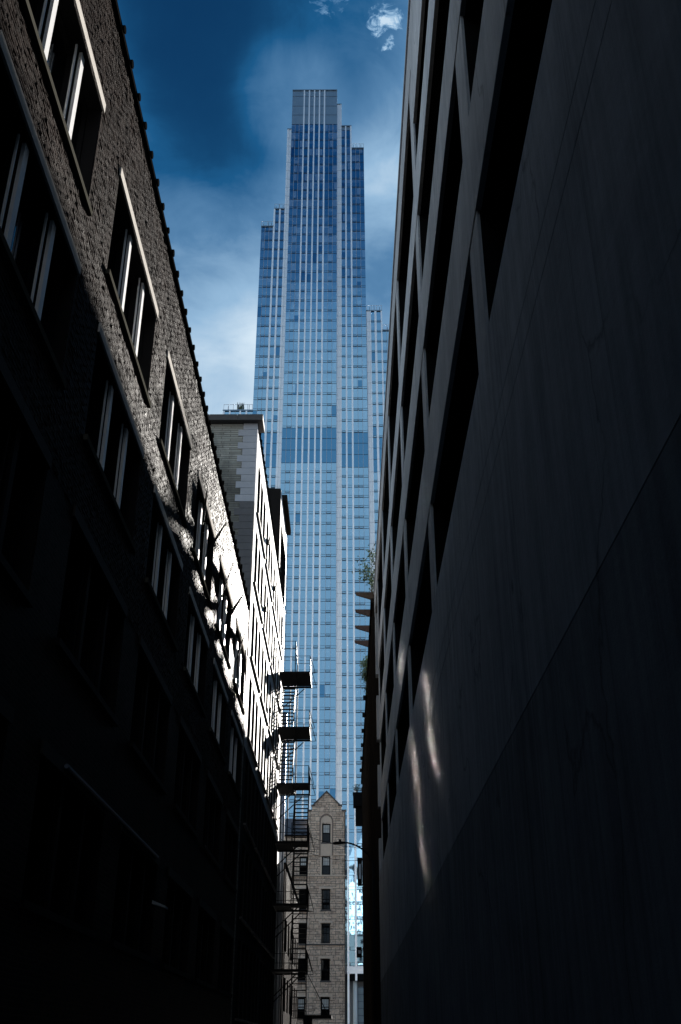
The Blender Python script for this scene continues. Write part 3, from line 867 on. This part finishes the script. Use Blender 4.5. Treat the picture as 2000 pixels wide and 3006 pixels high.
bd = MB()
bx, by, bz = 1.42, 120.0, 26.9
bd.bar((bx - .0, by - .14, bz), (bx, by + .16, bz + .01), .045, 8, .02); bd.bar((bx, by - .14, bz), (bx, by - .22, bz + .02), .035, 6, .01)
for s_ in (-1, 1):
    bd.poly([(bx, by - .08, bz + .02), (bx, by + .08, bz + .02), (bx + s_ * .2, by + .10, bz + .13), (bx + s_ * .2, by - .06, bz + .14)])
    bd.poly([(bx + s_ * .2, by - .06, bz + .14), (bx + s_ * .2, by + .10, bz + .13), (bx + s_ * .42, by + .08, bz + .10)])
tag(bd.build('bird', M_BIRD), 'small black bird in flight against the glass tower', 'bird')


# ------------------------------------------------------------------ stone building with the stepped gable
def gable_building():
    Y = 115.0
    t = thing('stone_building', 'grey brown stone building with a stepped gable and one column of narrow windows', 'building', (-6, 118, GZ))
    xl, xr = -4.17, -0.08
    D = .5
    rows = [(2.64, 4.48), (5.99, 8.05), (9.51, 11.47), (12.81, 14.86), (16.29, 18.22), (19.65, 21.63)]
    wx = (-2.62, -1.70)
    w = MB(); z = GZ
    for zb, zt in rows:
        w.box(xl, xr, Y, Y + D, z, zb); w.box(xl, wx[0], Y, Y + D, zb, zt); w.box(wx[1], xr, Y, Y + D, zb, zt); z = zt
    w.box(xl, xr, Y, Y + D, z, 22.98)
    w.extrude([(-3.76, Y, 22.98), (-.50, Y, 22.98), (-.50, Y, 23.52), (-2.15, Y, 25.02), (-3.76, Y, 23.52)], (0, D, 0))
    w.box(xl, xr, Y + D + .01, Y + 9, GZ, 20.4)
    w.build('gable_wall', M_ASHLAR, t)
    w = MB(); z = GZ
    lx = (-5.03, -4.20)
    lrows = rows[:5]
    for zb, zt in lrows:
        w.box(-16, xl - .01, Y + .12, Y + D, z, zb); w.box(-16, -7.3, Y + .12, Y + D, zb, zt); w.box(-6.4, lx[0], Y + .12, Y + D, zb, zt); w.box(lx[1], xl - .01, Y + .12, Y + D, zb, zt); z = zt
    w.box(-16, xl - .01, Y + .12, Y + D, z, 20.45); w.build('wing_wall', M_ASHLAR, t)
    r = MB(); r.poly([(-16, Y - .12, 20.4), (xl - .01, Y - .12, 20.4), (xl - .01, Y + 2.2, 22.6), (-16, Y + 2.2, 22.6)])
    r.poly([(-16, Y + 2.2, 22.6), (xl - .01, Y + 2.2, 22.6), (xl - .01, Y + 2.4, 22.5), (-16, Y + 2.4, 22.5)])
    for k in range(9):
        f = k / 9; y, z = Y - .12 + 2.32 * f, 20.4 + 2.2 * f
        r.box(-16, xl - .011, y - .01, y + .03, z - .02, z + .025)
    r.build('roof', M_SLATE, t)
    MB().box(-16, xl - .011, Y - .2, Y - .06, 20.28, 20.44).build('gutter', M_FRAME_DK, t)
    # copings of the gable
    c = MB()
    for s_ in (-1, 1):
        xa = -2.15 + s_ * 1.46
        c.extrude([(-2.15, Y - .12, 25.02), (-2.15, Y - .12, 25.20), (xa + s_ * .03, Y - .12, 23.70), (xa, Y - .12, 23.54)], (0, D + .2, 0))
    c.build('ridge_coping', M_CORNICE, t)
    c = MB()
    c.box(-3.84, -3.40, Y - .1, Y + D, 23.52, 23.66); c.box(-.88, -.42, Y - .1, Y + D, 23.52, 23.66)
    c.box(-4.27, -3.77, Y - .1, Y + D, 22.98, 23.12); c.box(-.49, .03, Y - .1, Y + D, 22.98, 23.12)
    c.build('step_coping', M_CORNICE, t)
    # string courses
    for z, xa, xb in ((18.3, xl - .02, -2.95), (18.3, -1.36, xr + .02), (16.13, -7.5, xr + .03), (9.34, -7.5, xr + .08)):
        s = MB(); s.box(xa, xb, Y - .10, Y + .11, z, z + .13); s.build('string_course', M_GSTONE if z > 15 else M_CORNICE, t)
    # arched recess surround of the top window
    a = MB(); n = 14; zc, r0, r1 = 21.85, .62, .74
    for k in range(n):
        t0, t1 = math.pi * k / n, math.pi * (k + 1) / n
        q = []
        for tt, rr in ((t0, r0), (t0, r1), (t1, r1), (t1, r0)):
            q.append((-2.16 + math.cos(tt) * rr, Y - .07, zc + math.sin(tt) * rr * 1.12))
        a.extrude(q, (0, .065, 0))
    a.box(-2.90, -2.78, Y - .07, Y - .005, 18.3, zc); a.box(-1.54, -1.42, Y - .07, Y - .005, 18.3, zc)
    a.build('arch_moulding', M_ARCH, t)
    f = MB(); f.box(-2.78, -2.625, Y - .02, Y - .003, 18.25, 21.75); f.box(-1.695, -1.54, Y - .02, Y - .003, 18.25, 21.75); f.box(-2.62, -1.70, Y - .02, Y - .003, 18.26, 19.5)
    n = 12
    f.extrude([(-2.16 + math.cos(math.pi * k / n) * .615, Y - .02, 21.75 + math.sin(math.pi * k / n) * .72) for k in range(n + 1)], (0, .017, 0))
    for k in range(3):
        x = -2.5 + .34 * k; f.box(x - .012, x + .012, Y - .035, Y - .021, 18.35, 19.2)
        f.extrude([(x - .13, Y - .035, 19.2), (x + .13, Y - .035, 19.2), (x, Y - .035, 19.42)], (0, .014, 0))
    f.build('smooth_panel', M_GSTONE, t)
    f = MB(); f.box(-2.82, -2.625, Y - .03, Y - .003, 16.28, 18.24); f.box(-1.695, -1.50, Y - .03, Y - .003, 16.28, 18.24); f.build('window_surround', M_GSTONE, t)
    for i, (zb, zt) in enumerate(rows):
        cols_ = [wx] + ([lx, (-7.3, -6.4)] if i < 5 else [])
        for j, (xa, xb) in enumerate(cols_):
            yy = Y + .22
            p = MB(); p.box(xa, xb, yy, yy + .03, zb, zt); o = p.build('window', M_BLACKGLASS, t)
            fr = MB(); fr.box(xa, xa + .09, yy - .06, yy - .002, zb, zt); fr.box(xb - .09, xb, yy - .06, yy - .002, zb, zt)
            fr.box(xa + .09, xb - .09, yy - .06, yy - .002, zt - .1, zt); fr.box(xa + .09, xb - .09, yy - .06, yy - .002, zb, zb + .1)
            zm = (zb + zt) / 2; fr.box(xa + .09, xb - .09, yy - .06, yy - .002, zm - .04, zm + .04)
            fr.build('frame', M_FRAME_DK, o)
            if i in (0, 4, 5):
                cu = MB(); a0, a1 = (zm + .05, zt - .12) if i else (zb + .75, zt - .2)
                cu.box(xa + .14, xb - .13, yy - .03, yy - .008, a0, a1)
                for q in (.36, .68): x = xa + (xb - xa) * q; cu.box(x - .01, x + .01, yy - .036, yy - .031, a0, a1, 1)
                cu.box(xa + .14, xb - .13, yy - .036, yy - .031, (a0 + a1) / 2 - .01, (a0 + a1) / 2 + .01, 1)
                cu.build('curtain', [M_CURTAIN, M_FRAME_DK], o)
            MB().box(xa - .1, xb + .1, Y - .06, Y + .21, zb - .14, zb + .002).build('sill', M_CORNICE if i not in (2, 4) else M_GSTONE, t)
            if i < 4:
                hm = MB(); hm.box(xa - .28, xb + .28, Y - .08, Y + .1, zt + .03, zt + .24)
                hm.box(xa - .28, xa - .10, Y - .08, Y + .1, zt - .26, zt + .029); hm.box(xb + .10, xb + .28, Y - .08, Y + .1, zt - .26, zt + .029)
                hm.build('hood_mould', M_GSTONE, t)
    MB().box(xr - .10, xr + .02, Y - .05, Y - .004, GZ, 22.9).build('corner_stain', plain('sooty_stone', (0.05, 0.042, 0.04), .9, 0, .2, .5, 4), t)
    MB().bar((xr + .09, Y - .06, GZ), (xr + .09, Y - .06, 21.4), .055, 8).build('downspout', M_FRAME_DK, t)


gable_building()


# ------------------------------------------------------------------ glass tower
def tower():
    t = thing('glass_tower', 'very tall stepped blue glass tower with silver vertical piers closing the alley view', 'skyscraper', (-7, 245, GZ))
    floors = [14.9 + (134.6 - 14.9) / 40 * i for i in range(41)]
    floors += [138.5, 142.0, 145.3]
    floors += [145.3 + (258.4 - 145.3) / 32 * i for i in range(1, 33)]
    mech = {(134.6, 138.5), (138.5, 142.0), (142.0, 145.3)}
    P, Gs = 'p', 'g'
    sections = [
        ('J', -33.0, -24.97, 152.2, 232.4, [(P, -33, -32.5), (Gs, -32.5, -31.3), (P, -31.3, -30.9), (Gs, -30.9, -29.7), (Gs, -29.7, -28.5), (P, -28.5, -28.05), (Gs, -28.05, -26.85), (P, -26.85, -26.4), (Gs, -26.4, -24.97)], ()),
        ('A', -24.96, -21.31, 217.9, 232.4, [(Gs, -24.96, -23.8), (Gs, -23.8, -22.63), (Gs, -22.63, -21.45)], (1, 2)),
        ('B', -21.30, -18.11, 224.9, 232.4, [(P, -21.45, -20.93), (Gs, -20.93, -19.80), (P, -19.80, -19.30), (Gs, -19.30, -18.15)], (1, 3)),
        ('C', -18.10, -16.66, 258.7, 232.4, [(P, -18.15, -17.60), (P, -17.57, -16.66)], ()),
        ('D', -16.65, -2.32, 273.6, 230.0, [(Gs, -16.65, -15.5), (Gs, -15.5, -14.27), (Gs, -14.27, -13.04), (P, -13.04, -12.62), (Gs, -12.62, -11.40), (P, -11.40, -10.98), (Gs, -10.98, -9.76), (P, -9.76, -9.35), (Gs, -9.35, -8.13), (P, -8.13, -7.72), (Gs, -7.72, -6.55), (P, -6.55, -6.1), (Gs, -6.1, -4.85), (Gs, -4.85, -3.62), (Gs, -3.62, -2.32)], (1, 4, 10, 13)),
        ('E', -2.31, -0.91, 269.8, 232.4, [(P, -2.31, -1.36), (P, -1.33, -0.91)], ()),
        ('F', -0.90, 2.24, 260.0, 232.4, [(Gs, -0.90, 0.20), (P, 0.20, 0.62), (Gs, 0.62, 1.80), (P, 1.80, 2.25)], (0,)),
        ('G', 2.25, 6.05, 250.2, 232.4, [(Gs, 2.25, 3.50), (Gs, 3.50, 4.75), (Gs, 4.75, 6.05)], (0, 1)),
        ('H', 6.10, 10.69, 188.0, 235.0, [(P, 6.20, 7.1), (P, 7.12, 7.5), (Gs, 7.5, 8.5), (P, 8.5, 9.1), (Gs, 9.1, 10.3), (P, 10.3, 10.7)], (2, 4)),
        ('I', 10.70, 17.0, 181.0, 235.0, [(Gs, 10.72, 11.9), (Gs, 11.9, 13.1), (P, 13.1, 13.5), (Gs, 13.5, 14.7), (P, 14.7, 15.1), (Gs, 15.1, 16.3), (P, 16.3, 17.0)], (0, 3)),
    ]
    c, s = math.cos(PITCH), math.sin(PITCH)
    panes, vents, moods = [], [], {}
    rnd = random.Random(3)
    for name, x0, x1, top, Y, elems, vent in sections:
        core = MB(); core.box(x0, x1, Y + .10, Y + 18, 13.4, top)
        core.build('core', M_LOUVER, t)
        grid = MB()
        zl = [z for z in floors if z < top - 1.0]
        gtop = min(top, 258.4)
        if zl[-1] < gtop - .1: zl.append(gtop)
        gx0, gx1 = (elems[0][1], elems[-1][2])
        for z in zl:
            grid.box(gx0, gx1, Y - .05, Y + .03, z - .03, z + .05)
        prev = None
        for i, (k, a, b) in enumerate(elems):
            if k == P:
                z0 = GZ if (name == 'F' and a < 1) else 12.1
                w = MB(); w.box(a, b, Y - (.17 if name in 'CEH' and b - a > .8 else .28), Y + .09, z0, top)
                w.build('pier', M_PIER, t)
                if name in 'CEH':
                    for z in zl[::1]: grid.box(a, b, Y - .3 if b - a < .8 else Y - .185, Y - .17, z - .02, z + .02)
            else:
                if prev == Gs: grid.box(a - .045, a + .045, Y - .09, Y + .04, 14.9, gtop, 1)
                for z0, z1 in zip(zl[:-1], zl[1:]):
                    m = (round(z0, 1), round(z1, 1)) in mech
                    mood = moods.setdefault((name, round(z0, 1)), rnd.choices([(70, 20, 2, 8), (38, 32, 0, 30), (80, 8, 10, 2)], [66, 20, 14])[0])
                    mi = 4 if z0 < 18.5 else 2 if m else rnd.choices([0, 1, 2, 3], mood)[0]
                    panes.append((a, b, z0, z1, Y, mi, m, rnd.random()))
                    if not m:
                        grid.box(a, b, Y - .02, Y + .03, z0 + .62, z0 + .67)
                        if i in vent: vents.append((a, b, z0, Y))
            prev = k
        grid.build('mullion_grid', [M_GRID, M_GRID_LT], t)['kind'] = 'stuff'
        MB().box(x0 - .04, x1 + .04, Y - .33, Y + 18.2, top, top + .35).build('roof_cap', M_LOUVER, t)

    def shown(a, b, z, Y):
        x, d = (a + b) / 2, Y * c + z * s
        u, v = 1000 + 3005 * x / d, 1503 - 3005 * (z * c - Y * s) / d
        ok = 850 < u < 1075 and v < (2060 if u < 925 else 2330)
        return ok, (b - a) * 3.0 / d ** 2 * c

    def add_pane(mb, a, b, z0, z1, Y, mi, m, q):
        ex, ez = rnd.gauss(0, .004), rnd.gauss(0, .004)
        y = Y + .02
        if m:
            mb.poly([(a, y, z0), (b, y + ex, z0), (b, y + ex + ez, z1), (a, y + ez, z1)], mi); return
        zm = z0 + .64
        mb.poly([(a, y, z0), (b, y, z0), (b, y, zm), (a, y, zm)], 1 if mi == 3 else mi)
        if q < .22 and mi in (0, 2):
            xm = a + (b - a) * (.35 if q < .12 else .68)
            mb.poly([(a, y, zm), (xm, y + ex * .5, zm), (xm, y + ex * .5 + ez, z1), (a, y + ez, z1)], mi if q < .12 else 3)
            mb.poly([(xm, y + ex * .5, zm), (b, y + ex, zm), (b, y + ex + ez, z1), (xm, y + ex * .5 + ez, z1)], 3 if q < .12 else mi)
        elif q < .42:
            zk = z1 - (z1 - zm) * (.25 if q < .32 else .5)
            mb.poly([(a, y, zm), (b, y + ex, zm), (b, y + ex + ez * .6, zk), (a, y + ez * .6, zk)], mi)
            mb.poly([(a, y + ez * .6, zk), (b, y + ex + ez * .6, zk), (b, y + ex + ez, z1), (a, y + ez, z1)], 1 if mi != 1 else 3)
        else:
            mb.poly([(a, y, zm), (b, y + ex, zm), (b, y + ex + ez, z1), (a, y + ez, z1)], mi)

    def split(items, keyf):
        vis = [(keyf(i)[1], n) for n, i in enumerate(items) if keyf(i)[0]]
        return {n for _, n in sorted(vis, reverse=True)[:100]}
    big = split(panes, lambda p: shown(p[0], p[1], p[2], p[4]))
    rest = MB()
    for n, p in enumerate(panes):
        if n in big:
            mb = MB(); add_pane(mb, *p); mb.build('window', TOWER_GLASS, t)
        else: add_pane(rest, *p)
    rest.build('window', TOWER_GLASS, t)['kind'] = 'stuff'

    def add_vent(mb, a, b, z0, Y):
        y0, y1 = Y - .08, Y - .021
        a, b = a + .05, b - .05
        mb.box(a, b, y0, y1, z0 + .08, z0 + .15); mb.box(a, b, y0, y1, z0 + .54, z0 + .62); mb.box(a, a + .08, y0, y1, z0 + .15, z0 + .54); mb.box(b - .08, b, y0, y1, z0 + .15, z0 + .54)
        mb.box(a + .08, b - .08, y0 + .03, y1, z0 + .15, z0 + .54, 1)
    big = split(vents, lambda p: shown(*p)); rest = MB()
    for n, p in enumerate(vents):
        if n in big:
            mb = MB(); add_vent(mb, *p); mb.build('vent_window', [M_GRID, G_V], t)
        else: add_vent(rest, *p)
    rest.build('vent_window', [M_GRID, G_V], t)['kind'] = 'stuff'
    # crown panels of the central shaft
    cr = MB(); el = sections[4][5]
    for k, a, b in el:
        if k == Gs:
            for z0, z1, mi in ((258.45, 262.6, 0), (262.65, 266.6, 0), (266.65, 271.0, 1), (271.05, 273.5, 0)):
                cr.box(a + .03, b - .03, 230.0, 230.07, z0 + .04, z1 - .04)
    cr.build('crown_panel', M_LOUVER, t)
    cr = MB()
    for z in (258.42, 262.6, 266.6, 271.0): cr.box(-16.65, -2.32, 229.95, 230.0 - .003, z - .05, z + .05)
    cr.build('crown_seam', M_GRID, t)
    # roof terrace railings
    for (xa, xb, z, Y) in ((-24.9, -21.4, 218.2, 232.4), (-21.2, -18.3, 225.2, 232.4), (2.4, 6.0, 250.5, 232.4), (6.3, 10.6, 188.3, 235.0), (10.8, 16.8, 181.3, 235.0), (-32.8, -25.1, 152.5, 232.4)):
        r = MB(); r.box(xa, xb, Y - .1, Y - .05, z + 1.75, z + 1.85); n = max(2, int((xb - xa) / 1.2))
        for k in range(n + 1):
            x = xa + (xb - xa) * k / n; r.box(x - .05, x + .05, Y - .11, Y - .04, z, z + 1.9)
        r.build('roof_railing', M_GRID_LT, t)
        for k in range(3):
            x = xa + (xb - xa) * (.15 + .35 * k + rnd.uniform(-.08, .08)); MB().bar((x, Y + .6, z), (x, Y + .6, z + rnd.uniform(1.4, 2.3)), .07, 6).build('roof_post', M_GRID, t)
    sh = MB()
    for k in range(14):
        x = -28.4 + rnd.uniform(-.8, .8); sh.bar((x, 233.2, 152.5), (x + rnd.uniform(-.3, .3), 233.2, 152.5 + rnd.uniform(1.6, 3.4)), .28, 6, .04)
    sh.build('terrace_shrub', M_LEAF2, t)
    # podium seen past the corner of the stone building
    MB().box(-.9, 14, 232.42, 232.5, 13.45, 14.85).build('podium_band', M_PIER, t)
    MB().box(-34, 17, 236.0, 250.0, GZ, 13.4).build('podium_wall', plain('podium_brick', (0.30, 0.29, 0.28), .8, 0, .3, .3, 2), t)
    MB().box(-34, 17, 232.6, 235.99, 12.15, 13.38).build('podium_soffit', M_VOID, t)
    MB().bar((1.78, 233.6, GZ), (1.78, 233.6, 12.1), .45, 24).build('column', plain('white_column', (0.8, 0.78, 0.72), .6, 0, .3, .08, 1), t, True)
    w = MB(); w.box(2.3, 8, 234.0, 234.06, GZ, 11)
    w.build('lobby_glass', G_D, t)
    g2 = MB()
    for k in range(9): g2.box(2.3, 8, 233.9, 233.99, .4 + 1.3 * k, .55 + 1.3 * k)
    for k in range(5): g2.box(2.3 + 1.3 * k, 2.42 + 1.3 * k, 233.88, 233.898, GZ, 11)
    g2.build('lobby_frame', M_GRID, t)


tower()


# ------------------------------------------------------------------ white high-rise far behind the viewer, mirrored in the tower's glass
def white_tower():
    Y = -150.0
    t = thing('white_high_rise', 'sunlit white high-rise mirrored in the low right glass of the tower', 'building', (8, Y - 12, GZ))
    w = MB(); w.box(-4, 26, Y - 24, Y, GZ, 84)
    w.build('wall', M_WHITE_FAR, t)
    w = MB(); w.box(0, 22, Y - 20, Y - 3, 84, 98)
    w.extrude([(2, Y - 4, 98), (20, Y - 4, 98), (11, Y - 4, 112)], (0, -14, 0))
    w.build('attic', plain('grey_attic_stone', (0.3, 0.31, 0.33), .8, 0, 0, .1, .1), t)
    for k in range(5):
        MB().box(-4.4, 26.4, Y - 24, Y + .6, 20 + 17.5 * k, 21.2 + 17.5 * k).build('cornice', M_CORNICE, t)
    for k in range(22):
        for j in range(4):
            x = -1.5 + 7.2 * j; z = 3 + 4 * k
            MB().box(x, x + 1.6, Y + .01, Y + .08, z, z + 2.2).box(x + 2.1, x + 3.7, Y + .01, Y + .08, z, z + 2.2).build('window', M_DARKGLASS, t)


white_tower()
